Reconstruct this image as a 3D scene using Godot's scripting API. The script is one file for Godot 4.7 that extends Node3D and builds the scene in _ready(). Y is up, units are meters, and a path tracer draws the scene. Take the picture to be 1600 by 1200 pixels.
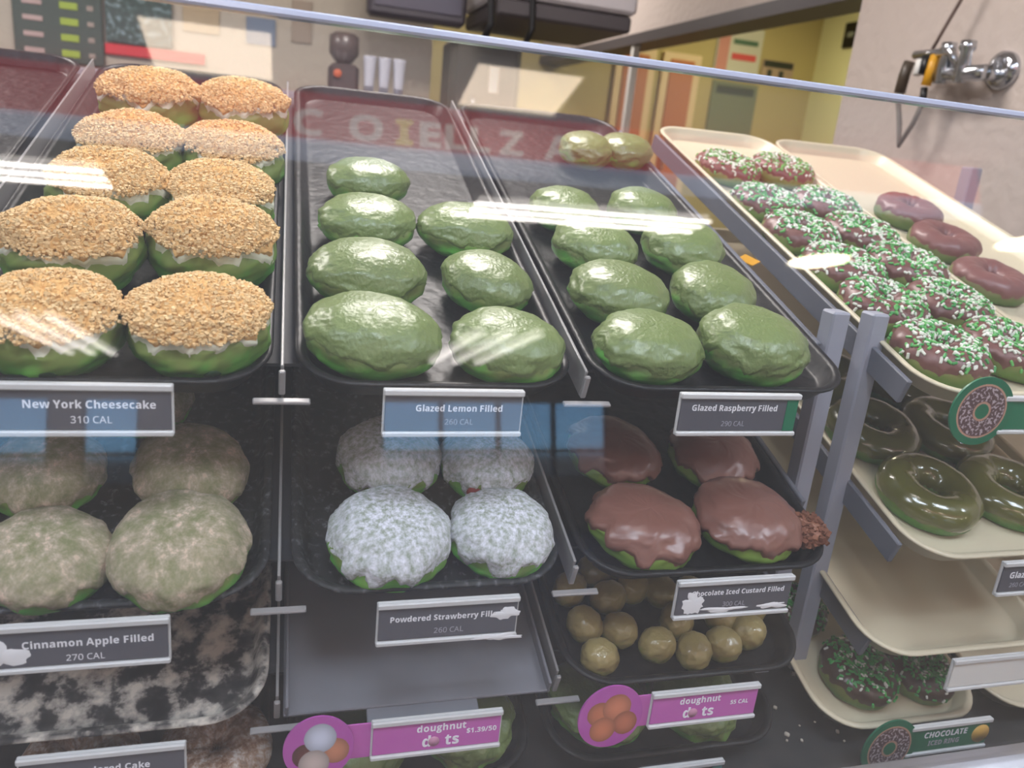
extends Node3D

const TILT := 0.31817          # shelves slope down towards the customer
var used := {}
var bold: SystemFont
var plain_font: SystemFont
var M := {}
var SB := Basis(Vector3.RIGHT, TILT)
var FRONT := {1: Vector3(0, 1.0, 0.0), 2: Vector3(0, 0.838, 0.030), 3: Vector3(0, 0.722, 0.025), 4: Vector3(0, 0.625, 0.015)}


func _ready() -> void:
	# ---------- camera ----------
	var cam := Camera3D.new()
	cam.name = "camera"
	add_child(cam)
	var right := Vector3(0.96098, 0.09919, 0.25823).normalized()
	var back := Vector3(-0.27619, 0.29225, 0.91559).normalized()
	var up := back.cross(right).normalized()
	right = up.cross(back)
	cam.transform = Transform3D(Basis(right, up, back), Vector3(-0.0016, 1.1897, 0.5795))
	var att := CameraAttributesPhysical.new()
	att.frustum_focal_length = 24.8
	att.frustum_focus_distance = 0.72
	att.frustum_near = 0.02
	att.frustum_far = 100.0
	att.exposure_aperture = 5.6
	cam.attributes = att
	cam.keep_aspect = Camera3D.KEEP_HEIGHT
	cam.current = true
	# ---------- sky, exposure ----------
	var env := Environment.new()
	env.background_mode = Environment.BG_SKY
	var sky := Sky.new()
	var sm := ProceduralSkyMaterial.new()
	sm.sky_top_color = Color(0.16, 0.34, 0.72)
	sm.sky_horizon_color = Color(0.55, 0.78, 0.96)
	sm.ground_bottom_color = Color(0.2, 0.2, 0.2)
	sm.ground_horizon_color = Color(0.35, 0.36, 0.38)
	sm.energy_multiplier = 3.0
	sky.sky_material = sm
	env.sky = sky
	env.tonemap_mode = Environment.TONE_MAPPER_LINEAR
	env.tonemap_exposure = 1.15
	env.sdfgi_enabled = true
	env.ssao_enabled = true
	env.ssil_enabled = true
	var we := WorldEnvironment.new()
	we.name = "world_environment"
	we.environment = env
	add_child(we)

	fonts_and_materials()
	room()
	lamps()
	back_of_house()
	display_case()
	trays()
	doughnuts()
	labels()
	small_things()


# =====================================================================
# naming and tagging
# =====================================================================
func numbered(n: String) -> String:
	if not used.has(n):
		used[n] = 0
		return n
	used[n] += 1
	return "%s_%03d" % [n, used[n]]

func thing(called: String, label: String, category: String, group := "", kind := "") -> Node3D:
	var o := Node3D.new()
	o.name = numbered(called)
	add_child(o, true)
	mark(o, label, category, group, kind)
	return o

func mark(o: Node, label := "", category := "", group := "", kind := "") -> void:
	if label: o.set_meta("label", label)
	if category: o.set_meta("category", category)
	if group: o.set_meta("group", group)
	if kind: o.set_meta("kind", kind)

func part(called: String, mesh: Mesh, mat: Material, parent: Node = null) -> MeshInstance3D:
	var o := MeshInstance3D.new()
	o.mesh = mesh
	o.material_override = mat
	if parent == null:
		o.name = numbered(called)
		add_child(o, true)
	else:
		var n := called
		var k := 0
		while parent.has_node(NodePath(n)):
			k += 1
			n = "%s_%03d" % [called, k]
		o.name = n
		parent.add_child(o, true)
	return o

func struct(called: String, mesh: Mesh, mat: Material, label := "") -> MeshInstance3D:
	var o := part(called, mesh, mat)
	o.set_meta("kind", "structure")
	if label: o.set_meta("label", label)
	return o

func shelf_at(level: int, x: float, d: float, h := 0.0) -> Transform3D:
	var o: Vector3 = FRONT[level] + SB.y * h - SB.z * d + Vector3(x, 0, 0)
	return Transform3D(SB, o)

# =====================================================================
# meshes
# =====================================================================
func commit(v: PackedVector3Array, idx: PackedInt32Array, col := PackedColorArray(), uv := PackedVector2Array()) -> ArrayMesh:
	var st := SurfaceTool.new()
	st.begin(Mesh.PRIMITIVE_TRIANGLES)
	for i in v.size():
		if col.size(): st.set_color(col[i])
		if uv.size(): st.set_uv(uv[i])
		st.add_vertex(v[i])
	for i in idx: st.add_index(i)
	st.generate_normals()
	return st.commit()

# f(i, j) -> Vector3; i runs round (wraps), j runs up
func lattice(nu: int, nv: int, f: Callable, colf = null, cap_ends := false) -> ArrayMesh:
	var v := PackedVector3Array()
	var c := PackedColorArray()
	var idx := PackedInt32Array()
	for j in nv + 1:
		for i in nu:
			var p: Vector3 = f.call(TAU * i / nu, float(j) / nv)
			v.append(p)
			if colf != null: c.append(colf.call(p))
	for j in nv:
		for i in nu:
			var a := j * nu + i
			var b := j * nu + (i + 1) % nu
			var d := a + nu
			var e := b + nu
			idx.append_array(PackedInt32Array([a, b, d, b, e, d]))
	if cap_ends:
		for end in 2:
			var row := 0 if end == 0 else nv * nu
			var mid := Vector3.ZERO
			for i in nu: mid += v[row + i]
			v.append(mid / nu)
			if colf != null: c.append(colf.call(mid / nu))
			for i in nu:
				var a := row + i
				var b := row + (i + 1) % nu
				idx.append_array(PackedInt32Array([a, v.size() - 1, b] if end == 0 else [a, b, v.size() - 1]))
	return commit(v, idx, c)

# chamfered box
func box(s: Vector3, c := 0.0, at := Vector3.ZERO) -> ArrayMesh:
	var st := SurfaceTool.new()
	st.begin(Mesh.PRIMITIVE_TRIANGLES)
	add_box(st, s, c, at)
	st.generate_normals()
	return st.commit()

func add_box(st: SurfaceTool, s: Vector3, c: float, at: Vector3, b := Basis.IDENTITY) -> void:
	st.set_smooth_group(-1)
	var h := s / 2
	c = minf(c, minf(h.x, minf(h.y, h.z)) * 0.9)
	var faces := [[Vector3.RIGHT, Vector3.UP, Vector3.BACK], [Vector3.UP, Vector3.BACK, Vector3.RIGHT], [Vector3.BACK, Vector3.RIGHT, Vector3.UP]]
	for f in faces:
		for sg in [1.0, -1.0]:
			var n: Vector3 = f[0]
			var a: Vector3 = f[1]
			var e: Vector3 = f[2]
			var hn: float = absf(n.dot(h))
			var ha: float = absf(a.dot(h)) - c
			var he: float = absf(e.dot(h)) - c
			var q := [n * hn * sg - a * ha - e * he, n * hn * sg + a * ha - e * he, n * hn * sg + a * ha + e * he, n * hn * sg - a * ha + e * he]
			quad(st, q, n * sg, at, b)
			if c > 0:
				# edge chamfers between n and a
				for sa in [1.0, -1.0]:
					var p1: Vector3 = n * hn * sg + a * ha * sa
					var p2: Vector3 = n * (hn - c) * sg + a * (ha + c) * sa
					quad(st, [p1 - e * he, p1 + e * he, p2 + e * he, p2 - e * he], n * sg + a * sa, at, b)
	if c > 0:
		for sx in [1.0, -1.0]:
			for sy in [1.0, -1.0]:
				for sz in [1.0, -1.0]:
					var k := Vector3(sx, sy, sz)
					var t := [Vector3(h.x, h.y - c, h.z - c) * k, Vector3(h.x - c, h.y, h.z - c) * k, Vector3(h.x - c, h.y - c, h.z) * k]
					tri(st, t, k, at, b)

func quad(st: SurfaceTool, q: Array, n: Vector3, at: Vector3, b: Basis) -> void:
	tri(st, [q[0], q[1], q[2]], n, at, b)
	tri(st, [q[0], q[2], q[3]], n, at, b)

func tri(st: SurfaceTool, t: Array, n: Vector3, at: Vector3, b: Basis) -> void:
	var g: Vector3 = (t[1] - t[0]).cross(t[2] - t[0])
	var o := [0, 2, 1] if g.dot(n) > 0 else [0, 1, 2]
	for k in o: st.add_vertex(b * t[k] + at)

func tube(pts: Array, r: float, n := 10) -> ArrayMesh:
	var v := PackedVector3Array()
	var idx := PackedInt32Array()
	var side := Vector3.UP
	for k in pts.size():
		var dir: Vector3 = (pts[mini(k + 1, pts.size() - 1)] - pts[maxi(k - 1, 0)]).normalized()
		if absf(dir.dot(side)) > 0.95: side = Vector3.RIGHT if absf(dir.x) < 0.9 else Vector3.BACK
		var a := dir.cross(side).normalized()
		var e := dir.cross(a).normalized()
		for i in n:
			var t := TAU * i / n
			v.append(pts[k] + (a * cos(t) + e * sin(t)) * r)
	for k in pts.size() - 1:
		for i in n:
			var a := k * n + i
			var b := k * n + (i + 1) % n
			idx.append_array(PackedInt32Array([a, a + n, b, b, a + n, b + n]))
	for end in 2:
		var row := 0 if end == 0 else (pts.size() - 1) * n
		v.append(pts[0 if end == 0 else pts.size() - 1])
		for i in n:
			var a := row + i
			var b := row + (i + 1) % n
			idx.append_array(PackedInt32Array([a, b, v.size() - 1] if end == 0 else [a, v.size() - 1, b]))
	return commit(v, idx)

# lathe: profile of Vector2(radius, height) from bottom to top
func lathe(prof: Array, n := 28) -> ArrayMesh:
	return lattice(n, prof.size() - 1, func(t, w):
		var p: Vector2 = prof[roundi(w * (prof.size() - 1))]
		return Vector3(cos(t) * p.x, p.y, sin(t) * p.x))

# loops of a rounded rectangle, each [inset, height]
func rect_loops(w: float, l: float, r: float, loops: Array, fill_last := true, fill_first := true) -> ArrayMesh:
	var n := 9
	return lattice(4 * n, loops.size() - 1, func(t, k):
		var lp: Array = loops[roundi(k * (loops.size() - 1))]
		var i := roundi(t / TAU * 4 * n)
		var q := i / n
		var ins: float = lp[0]
		var rr := maxf(r - ins, 0.004)
		var hx := w / 2 - ins - rr
		var hz := l / 2 - ins - rr
		var a := (q + float(i % n) / (n - 1)) * PI / 2
		var cx := hx if q == 0 or q == 3 else -hx
		var cz := hz if q == 0 or q == 1 else -hz
		return Vector3(cx + cos(a) * rr, lp[1], cz + sin(a) * rr), null, true)

func noise(sd: int, freq: float) -> FastNoiseLite:
	var n := FastNoiseLite.new()
	n.seed = sd
	n.noise_type = FastNoiseLite.TYPE_SIMPLEX_SMOOTH
	n.frequency = freq
	n.fractal_octaves = 3
	return n

# ---------- dough bodies ----------
# filled round: t round, phi from -PI/2 to PI/2
func shell_point(q: Dictionary, t: float, phi: float, off := 0.0) -> Vector3:
	var cp := pow(maxf(cos(phi), 0.0), 0.72 if phi > 0 else 0.9)
	var dir := Vector3(cos(t) * cp, sin(phi), sin(t) * cp)
	var k: float = 1.0 + q.amp * q.n.get_noise_3dv(dir * 2.0)
	var y: float = (q.top * pow(absf(sin(phi)), 0.9)) if phi > 0 else -q.bot * minf(absf(sin(phi)), 0.9)
	var rr := cp * k
	var p := Vector3((q.rx * k + off) * cos(t) * cp, y * (1.0 + 0.5 * (k - 1.0)), (q.rz * k + off) * sin(t) * cp)
	p.y += off * maxf(sin(phi), 0.0)
	if q.get("dimple", 0.0) > 0 and phi > 0:
		p.y -= q.dimple * exp(-pow(rr * q.rx / 0.013, 2))
	p.y += q.bot * 0.9
	return p

func ring_point(q: Dictionary, t: float, psi: float, off := 0.0) -> Vector3:
	var k: float = 1.0 + q.amp * q.n.get_noise_3d(cos(t) * 2.0, sin(psi), sin(t) * 2.0)
	var r: float = q.r * k + off
	var yy: float = r * sin(psi) * q.squash
	yy = maxf(yy, -q.r * q.squash * 0.75)
	return Vector3((q.R + r * cos(psi)) * cos(t), yy + q.r * q.squash * 0.75, (q.R + r * cos(psi)) * sin(t))

func shell(q: Dictionary, low: Color, high: Color) -> ArrayMesh:
	var tall: float = q.top + q.bot * 0.9
	return lattice(56, 30, func(t, w): return shell_point(q, t, -PI / 2 + PI * w),
		func(p: Vector3): return low.lerp(high, clampf(smoothstep(0.18, 0.62, p.y / tall + 0.25 * q.n.get_noise_3dv(p * 45.0)), 0, 1)))

# cap over the shell's top, its edge wavering
func shell_cap(q: Dictionary, edge: float, wave: float, thick: float, rough := 0.0, nu := 64, nv := 22) -> ArrayMesh:
	var n2 := noise(q.n.seed + 77, 1.0)
	var n3 := noise(q.n.seed + 99, 1.0)
	return lattice(nu, nv, func(t, w):
		var lim: float = edge + wave * n2.get_noise_2d(cos(t) * 1.6, sin(t) * 1.6)
		var phi := lerpf(lim, PI / 2, w)
		var s := smoothstep(0.0, 0.14, w)
		var p := shell_point(q, t, phi, thick * s - 0.0004 * (1.0 - s))
		if rough > 0:
			p += (p - Vector3(0, 0.015, 0)).normalized() * rough * n3.get_noise_3dv(p * 260.0) * s
		return p)

func ring_body(q: Dictionary, low: Color, high: Color) -> ArrayMesh:
	var tall: float = q.r * q.squash * 1.75
	return lattice(56, 26, func(t, w): return ring_point(q, t, TAU * w),
		func(p: Vector3): return low.lerp(high, clampf(smoothstep(0.2, 0.65, p.y / tall + 0.25 * q.n.get_noise_3dv(p * 45.0)), 0, 1)))

func ring_cap(q: Dictionary, edge: float, wave: float, thick: float) -> ArrayMesh:
	var n2 := noise(q.n.seed + 55, 1.0)
	return lattice(64, 18, func(t, w):
		var lo: float = edge + wave * n2.get_noise_2d(cos(t) * 2.0, sin(t) * 2.0)
		var hi: float = PI - edge - 0.5 * wave * n2.get_noise_2d(cos(t) * 2.0 + 9.0, sin(t) * 2.0)
		var s := smoothstep(0.0, 0.16, w) * smoothstep(1.0, 0.84, w)
		return ring_point(q, t, lerpf(lo, hi, w), thick * s - 0.0004 * (1.0 - s)))

func crumb_bits(q: Dictionary, edge: float, thick: float, count: int, size: float) -> ArrayMesh:
	var st := SurfaceTool.new()
	st.begin(Mesh.PRIMITIVE_TRIANGLES)
	var g := RandomNumberGenerator.new()
	g.seed = q.n.seed + 5
	for k in count:
		var phi := asin(lerpf(sin(edge), 1.0, g.randf()))
		var p := shell_point(q, g.randf() * TAU, phi, thick)
		var s := size * g.randf_range(0.5, 1.25)
		var b := Basis.from_euler(Vector3(g.randf() * TAU, g.randf() * TAU, 0))
		st.set_color(Color(0.64, 0.41, 0.18).lerp(Color(0.80, 0.59, 0.32), g.randf()) * g.randf_range(0.82, 1.08))
		add_box(st, Vector3(s, s * g.randf_range(0.6, 1.0), s * g.randf_range(0.7, 1.2)), 0.0, p, b)
	st.generate_normals()
	return st.commit()

func sprinkle_bits(q: Dictionary, sd: int, count: int, a: Color, b: Color) -> ArrayMesh:
	var st := SurfaceTool.new()
	st.begin(Mesh.PRIMITIVE_TRIANGLES)
	var g := RandomNumberGenerator.new()
	g.seed = sd
	for k in count:
		var t := g.randf() * TAU
		var psi := clampf(PI / 2 + g.randfn(0.0, 0.62), 0.25, PI - 0.45)
		var p := ring_point(q, t, psi, 0.0026)
		var nrm := (p - ring_point(q, t, psi, -0.004)).normalized()
		var e := nrm.cross(Vector3(g.randf() - 0.5, g.randf() - 0.5, g.randf() - 0.5)).normalized()
		var f := nrm.cross(e)
		st.set_color(a.lerp(b, g.randf()))
		add_box(st, Vector3(g.randf_range(0.0045, 0.0065), 0.0027, 0.0027), 0.0007, p, Basis(e, nrm, -f))
	st.generate_normals()
	return st.commit()

# =====================================================================
# materials
# =====================================================================
func mat(c: Color, rough := 0.6, metal := 0.0) -> StandardMaterial3D:
	var m := StandardMaterial3D.new()
	m.albedo_color = c
	m.roughness = rough
	m.metallic = metal
	return m

func noise_tex(sd: int, freq: float, cols: Array, offs: Array, size := 256, octaves := 4, normal := false, bump := 4.0, gain := 0.5) -> NoiseTexture2D:
	var t := NoiseTexture2D.new()
	t.width = size
	t.height = size
	t.seamless = true
	var n := FastNoiseLite.new()
	n.seed = sd
	n.frequency = freq
	n.fractal_octaves = octaves
	n.fractal_gain = gain
	n.noise_type = FastNoiseLite.TYPE_SIMPLEX_SMOOTH
	t.noise = n
	if normal:
		t.as_normal_map = true
		t.bump_strength = bump
	else:
		var gr := Gradient.new()
		gr.offsets = PackedFloat32Array(offs)
		gr.colors = PackedColorArray(cols)
		t.color_ramp = gr
	return t

func tri_tex(m: StandardMaterial3D, tex: Texture2D, scale: float) -> StandardMaterial3D:
	m.albedo_texture = tex
	m.uv1_triplanar = true
	m.uv1_scale = Vector3.ONE * scale
	return m

func bumpy(m: StandardMaterial3D, sd: int, freq: float, scale: float, strength: float) -> StandardMaterial3D:
	m.normal_enabled = true
	m.normal_texture = noise_tex(sd, freq, [], [], 256, 3, true, 6.0)
	m.normal_scale = strength
	m.uv1_triplanar = true
	m.uv1_scale = Vector3.ONE * scale
	return m

func glow(c: Color, e: float) -> StandardMaterial3D:
	var m := mat(c, 0.5)
	m.emission_enabled = true
	m.emission = c
	m.emission_energy_multiplier = e
	return m

func fonts_and_materials() -> void:
	bold = SystemFont.new()
	bold.font_names = PackedStringArray(["Droid Sans"])
	bold.font_weight = 700
	plain_font = SystemFont.new()
	plain_font.font_names = PackedStringArray(["Droid Sans"])
	var w := Color.WHITE
	M.dough = mat(w, 0.45)
	M.dough.vertex_color_use_as_albedo = true
	M.glaze = bumpy(mat(w, 0.32), 3, 0.05, 14.0, 0.22)
	M.glaze.vertex_color_use_as_albedo = true
	M.glaze.clearcoat_enabled = true
	M.glaze.clearcoat = 0.7
	M.glaze.clearcoat_roughness = 0.18
	M.ring_glaze = mat(Color(0.36, 0.36, 0.16), 0.2)
	M.ring_glaze.clearcoat_enabled = true
	M.ring_glaze.clearcoat = 1.0
	M.ring_glaze.clearcoat_roughness = 0.08
	M.hole_glaze = bumpy(mat(w, 0.3), 5, 0.02, 18.0, 0.6)
	M.hole_glaze.vertex_color_use_as_albedo = true
	M.hole_glaze.clearcoat_enabled = true
	M.hole_glaze.clearcoat = 0.6
	M.hole_glaze.clearcoat_roughness = 0.2
	M.icing = mat(Color(0.86, 0.86, 0.78), 0.4)
	M.crumbs = mat(w, 0.85)
	M.crumbs.vertex_color_use_as_albedo = true
	M.crumb_base = tri_tex(mat(w, 0.9), noise_tex(11, 0.05, [Color(0.80, 0.61, 0.37), Color(0.90, 0.74, 0.50)], [0.3, 0.7]), 22.0)
	M.chocolate = bumpy(mat(Color(0.51, 0.345, 0.30), 0.34), 21, 0.008, 9.0, 0.5)
	M.chocolate.clearcoat_enabled = true
	M.chocolate.clearcoat = 0.4
	M.chocolate.clearcoat_roughness = 0.25
	M.dark_choc = mat(Color(0.44, 0.29, 0.27), 0.4)
	M.pink_choc = mat(Color(0.48, 0.32, 0.31), 0.4)
	M.sprinkles = mat(w, 0.35)
	M.sprinkles.vertex_color_use_as_albedo = true
	M.sugar_white = tri_tex(mat(w, 0.95), noise_tex(31, 0.035, [Color(0.54, 0.58, 0.50), Color(0.70, 0.72, 0.71), Color(0.81, 0.82, 0.85), Color(0.94, 0.94, 0.98)], [0.25, 0.42, 0.58, 0.8], 512, 5, false, 4.0, 0.75), 7.0)
	M.sugar_tan = tri_tex(mat(w, 0.95), noise_tex(41, 0.014, [Color(0.49, 0.50, 0.35), Color(0.60, 0.57, 0.46), Color(0.69, 0.64, 0.56), Color(0.87, 0.76, 0.68)], [0.25, 0.45, 0.62, 0.76], 512, 6, false, 4.0, 0.8), 7.0)
	M.cake_sugar = tri_tex(mat(w, 0.95), noise_tex(51, 0.02, [Color(0.42, 0.28, 0.18), Color(0.62, 0.50, 0.42), Color(0.85, 0.82, 0.80)], [0.25, 0.5, 0.8], 512, 5, false, 4.0, 0.7), 7.0)
	M.tray_black = bumpy(mat(Color(0.085, 0.082, 0.092), 0.42), 61, 0.03, 6.0, 0.2)
	M.tray_black.metallic_specular = 0.4
	M.tray_powder = tri_tex(mat(w, 0.8), noise_tex(71, 0.012, [Color(0.09, 0.088, 0.095), Color(0.2, 0.19, 0.19), Color(0.62, 0.59, 0.56), Color(0.84, 0.80, 0.75)], [0.26, 0.42, 0.56, 0.76], 512, 6, false, 4.0, 0.6), 4.2)
	M.tray_dusty = tri_tex(mat(w, 0.6), noise_tex(72, 0.03, [Color(0.085, 0.085, 0.092), Color(0.11, 0.11, 0.115), Color(0.42, 0.42, 0.43)], [0.4, 0.6, 0.85], 512, 6, false, 4.0, 0.7), 5.0)
	M.tray_cream = mat(Color(0.80, 0.76, 0.66), 0.35)
	M.steel = mat(Color(0.62, 0.63, 0.66), 0.35, 0.6)
	M.grey_paint = mat(Color(0.60, 0.61, 0.66), 0.5)
	M.shelf_grey = bumpy(mat(Color(0.48, 0.48, 0.51), 0.5), 81, 0.02, 3.0, 0.15)
	M.shelf_dark = mat(Color(0.22, 0.22, 0.24), 0.55)
	M.case_dark = mat(Color(0.09, 0.09, 0.10), 0.5)
	M.aluminium = mat(Color(0.72, 0.71, 0.73), 0.3, 0.7)
	M.edge = mat(Color(0.80, 0.83, 0.92), 0.12, 0.3)
	M.fin = mat(Color(0.60, 0.59, 0.59), 0.3, 0.2)
	var gl := mat(Color(0.80, 0.82, 0.84, 0.025), 0.02)
	gl.transparency = BaseMaterial3D.TRANSPARENCY_ALPHA
	gl.metallic_specular = 0.6
	M.glass = gl
	var ac := mat(Color(0.85, 0.86, 0.88, 0.25), 0.1)
	ac.transparency = BaseMaterial3D.TRANSPARENCY_ALPHA
	M.acrylic = ac
	M.tag_grey = mat(Color(0.34, 0.34, 0.37), 0.4)
	M.tag_lip = mat(Color(0.80, 0.80, 0.80), 0.35)
	M.tag_pink = mat(Color(0.76, 0.38, 0.70), 0.4)
	M.tag_green = mat(Color(0.12, 0.45, 0.32), 0.4)
	M.tag_text = mat(Color(0.93, 0.93, 0.95), 0.5)
	M.tag_soft = mat(Color(0.66, 0.66, 0.70), 0.5)
	M.powder = mat(Color(0.92, 0.92, 0.93), 0.95)
	M.wall_grey = bumpy(mat(Color(0.76, 0.71, 0.68), 0.8), 91, 0.05, 2.0, 0.2)
	M.wall_beige = bumpy(mat(Color(0.72, 0.68, 0.62), 0.8), 92, 0.05, 2.0, 0.2)
	M.wall_yellow = mat(Color(0.66, 0.61, 0.42), 0.8)
	M.wall_pale = mat(Color(0.84, 0.84, 0.66), 0.7)
	M.white = mat(Color(0.85, 0.84, 0.82), 0.6)
	M.ceiling = tri_tex(mat(w, 0.9), noise_tex(93, 0.2, [Color(0.80, 0.78, 0.77), Color(0.90, 0.88, 0.87)], [0.3, 0.7]), 3.0)
	M.floor = tri_tex(mat(w, 0.5), noise_tex(94, 0.02, [Color(0.52, 0.49, 0.48), Color(0.60, 0.57, 0.56)], [0.3, 0.7]), 1.0)
	M.dark_trim = mat(Color(0.30, 0.28, 0.29), 0.5)
	M.arm_grey = mat(Color(0.40, 0.41, 0.45), 0.5)
	M.deep_choc = mat(Color(0.24, 0.17, 0.14), 0.3)
	M.black = mat(Color(0.05, 0.05, 0.06), 0.4)
	M.chrome = mat(Color(0.75, 0.76, 0.78), 0.15, 0.95)
	M.yellow = mat(Color(0.80, 0.58, 0.14), 0.4)
	M.orange = mat(Color(0.66, 0.42, 0.28), 0.6)

# =====================================================================
# the room
# =====================================================================
func slab(called: String, a: Vector3, b: Vector3, m: Material, label := "") -> MeshInstance3D:
	var o := struct(called, box((b - a).abs()), m, label)
	o.position = (a + b) / 2
	return o

func room() -> void:
	slab("floor", Vector3(-4.6, -0.35, -5.2), Vector3(7.1, -0.25, 11.6), M.floor)
	slab("ceiling", Vector3(-4.6, 2.35, -5.2), Vector3(7.1, 2.45, 11.6), M.ceiling)
	slab("wall_left", Vector3(-4.6, -0.25, -5.1), Vector3(-4.5, 2.35, 11.5), M.wall_beige)
	slab("wall_right", Vector3(7.0, -0.25, -5.1), Vector3(7.1, 2.35, 11.5), M.wall_beige)
	slab("wall_rear", Vector3(-4.6, -0.25, -4.6), Vector3(7.1, 2.35, -4.5), M.wall_yellow, "yellow wall of the back room seen through the opening")
	slab("wall_kitchen", Vector3(-4.5, -0.25, -2.75), Vector3(0.52, 2.35, -2.65), M.wall_beige, "beige wall behind the counter carrying the menu board")
	slab("wall_side", Vector3(1.5, -0.25, -1.48), Vector3(1.62, 2.35, 0.3), M.wall_grey, "plain grey wall beside the case carrying the tap")
	slab("wall_lintel", Vector3(1.5, 1.70, -4.5), Vector3(1.62, 2.35, -1.48), M.wall_grey, "grey wall over the opening to the back room")
	slab("wall_sill", Vector3(1.5, -0.25, -4.5), Vector3(1.62, 0.75, -1.48), M.wall_grey)
	slab("trim_1", Vector3(1.49, 1.655, -4.5), Vector3(1.63, 1.70, -1.48), M.dark_trim, "dark strip along the lower edge of the wall over the opening")
	slab("trim_2", Vector3(1.5, 0.75, -3.07), Vector3(1.53, 1.66, -3.04), M.white, "thin pale upright in the opening")
	slab("wall_pillar", Vector3(3.44, -0.25, -4.5), Vector3(3.7, 2.35, -3.5), M.wall_pale, "pale brightly lit pillar in the back room")
	# far wall of the customers' side with its windows
	var z := 11.3
	var y0 := 0.58
	var y1 := 1.72
	slab("wall_front", Vector3(-4.6, -0.25, z), Vector3(7.1, y0, z + 0.15), M.wall_beige)
	slab("wall_front_head", Vector3(-4.6, y1, z), Vector3(7.1, 2.35, z + 0.15), M.wall_beige)
	var wins := [[-4.2, -3.0], [-2.6, -1.9], [1.4, 5.0]]
	var xs := [-4.6, -4.2, -3.0, -2.6, -1.9, 1.4, 5.0, 7.1]
	for k in 4:
		slab("wall_front_pier", Vector3(xs[2 * k], y0, z), Vector3(xs[2 * k + 1], y1, z + 0.15), M.wall_beige)
	for k in 3:
		var a: float = wins[k][0]
		var b: float = wins[k][1]
		var win := Node3D.new()
		win.name = "window_%d" % (k + 1)
		add_child(win)
		mark(win, ["small left shop window far behind the customers", "narrow shop window far behind the customers", "wide shop window of four panes far behind the customers"][k], "", "", "structure")
		win.position = Vector3((a + b) / 2, (y0 + y1) / 2, z + 0.05)
		var n := 4 if k == 2 else 1
		var wd := b - a
		for i in n + 1:
			part("mullion", box(Vector3(0.07, y1 - y0, 0.07)), M.dark_trim, win).position.x = -wd / 2 + wd * i / n
		part("rail", box(Vector3(wd, 0.05, 0.07)), M.white, win).position.y = -0.18
		for i in n:
			part("pane", box(Vector3(wd / n - 0.07, y1 - y0, 0.006)), M.glass, win).position.x = -wd / 2 + wd * (i + 0.5) / n

func area(parent: Node, size: Vector2, e: float, c: Color, at: Vector3, down := true) -> void:
	var l := AreaLight3D.new()
	l.name = "area_light"
	l.area_size = size
	l.light_energy = e
	l.light_color = c
	l.area_range = 20.0
	l.area_attenuation = 2.0
	l.shadow_enabled = true
	parent.add_child(l, true)
	l.position = at
	l.rotation.x = -PI / 2 if down else 0.0

func panel_lamp(at: Vector3, size: Vector2, e: float, label: String, c := Color(0.89, 0.94, 1.0), group := "ceiling lamps") -> void:
	var o := thing("ceiling_lamp", label, "ceiling lamp", group)
	o.position = at
	var fr := SurfaceTool.new()
	fr.begin(Mesh.PRIMITIVE_TRIANGLES)
	for s in [-1.0, 1.0]:
		add_box(fr, Vector3(size.x + 0.06, 0.03, 0.03), 0.004, Vector3(0, -0.015, s * (size.y / 2 + 0.015)))
		add_box(fr, Vector3(0.03, 0.03, size.y), 0.004, Vector3(s * (size.x / 2 + 0.015), -0.015, 0))
	fr.generate_normals()
	part("frame", fr.commit(), M.white, o)
	part("diffuser", box(Vector3(size.x, 0.012, size.y)), glow(c, 1.5), o).position.y = -0.008
	area(o, size, e, c, Vector3(0, -0.018, 0))

func tube_lamp(at: Vector3, size: Vector2, e: float, label: String, n: int, along_x: bool, c := Color(1.0, 0.97, 0.94)) -> void:
	var o := thing("ceiling_lamp", label, "ceiling lamp", "ceiling lamps")
	o.position = at
	part("housing", box(Vector3(size.x, 0.02, size.y)), M.white, o).position.y = -0.01
	for i in n:
		var f := (i + 0.5) / n - 0.5
		var tb := Vector2(size.x * 0.98, size.y / n * 0.42) if along_x else Vector2(size.x / n * 0.42, size.y * 0.98)
		var p := Vector3(0, -0.032, f * size.y) if along_x else Vector3(f * size.x, -0.032, 0)
		var half := Vector3(tb.x / 2 - tb.y / 2, 0, 0) if along_x else Vector3(0, 0, tb.y / 2 - tb.x / 2)
		part("lamp_tube", tube([p - half, p + half], minf(tb.x, tb.y) / 2 * 0.8, 12), glow(c, 3.0), o)
		area(o, tb, e / n, c, p - Vector3(0, minf(tb.x, tb.y) / 2, 0))

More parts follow.
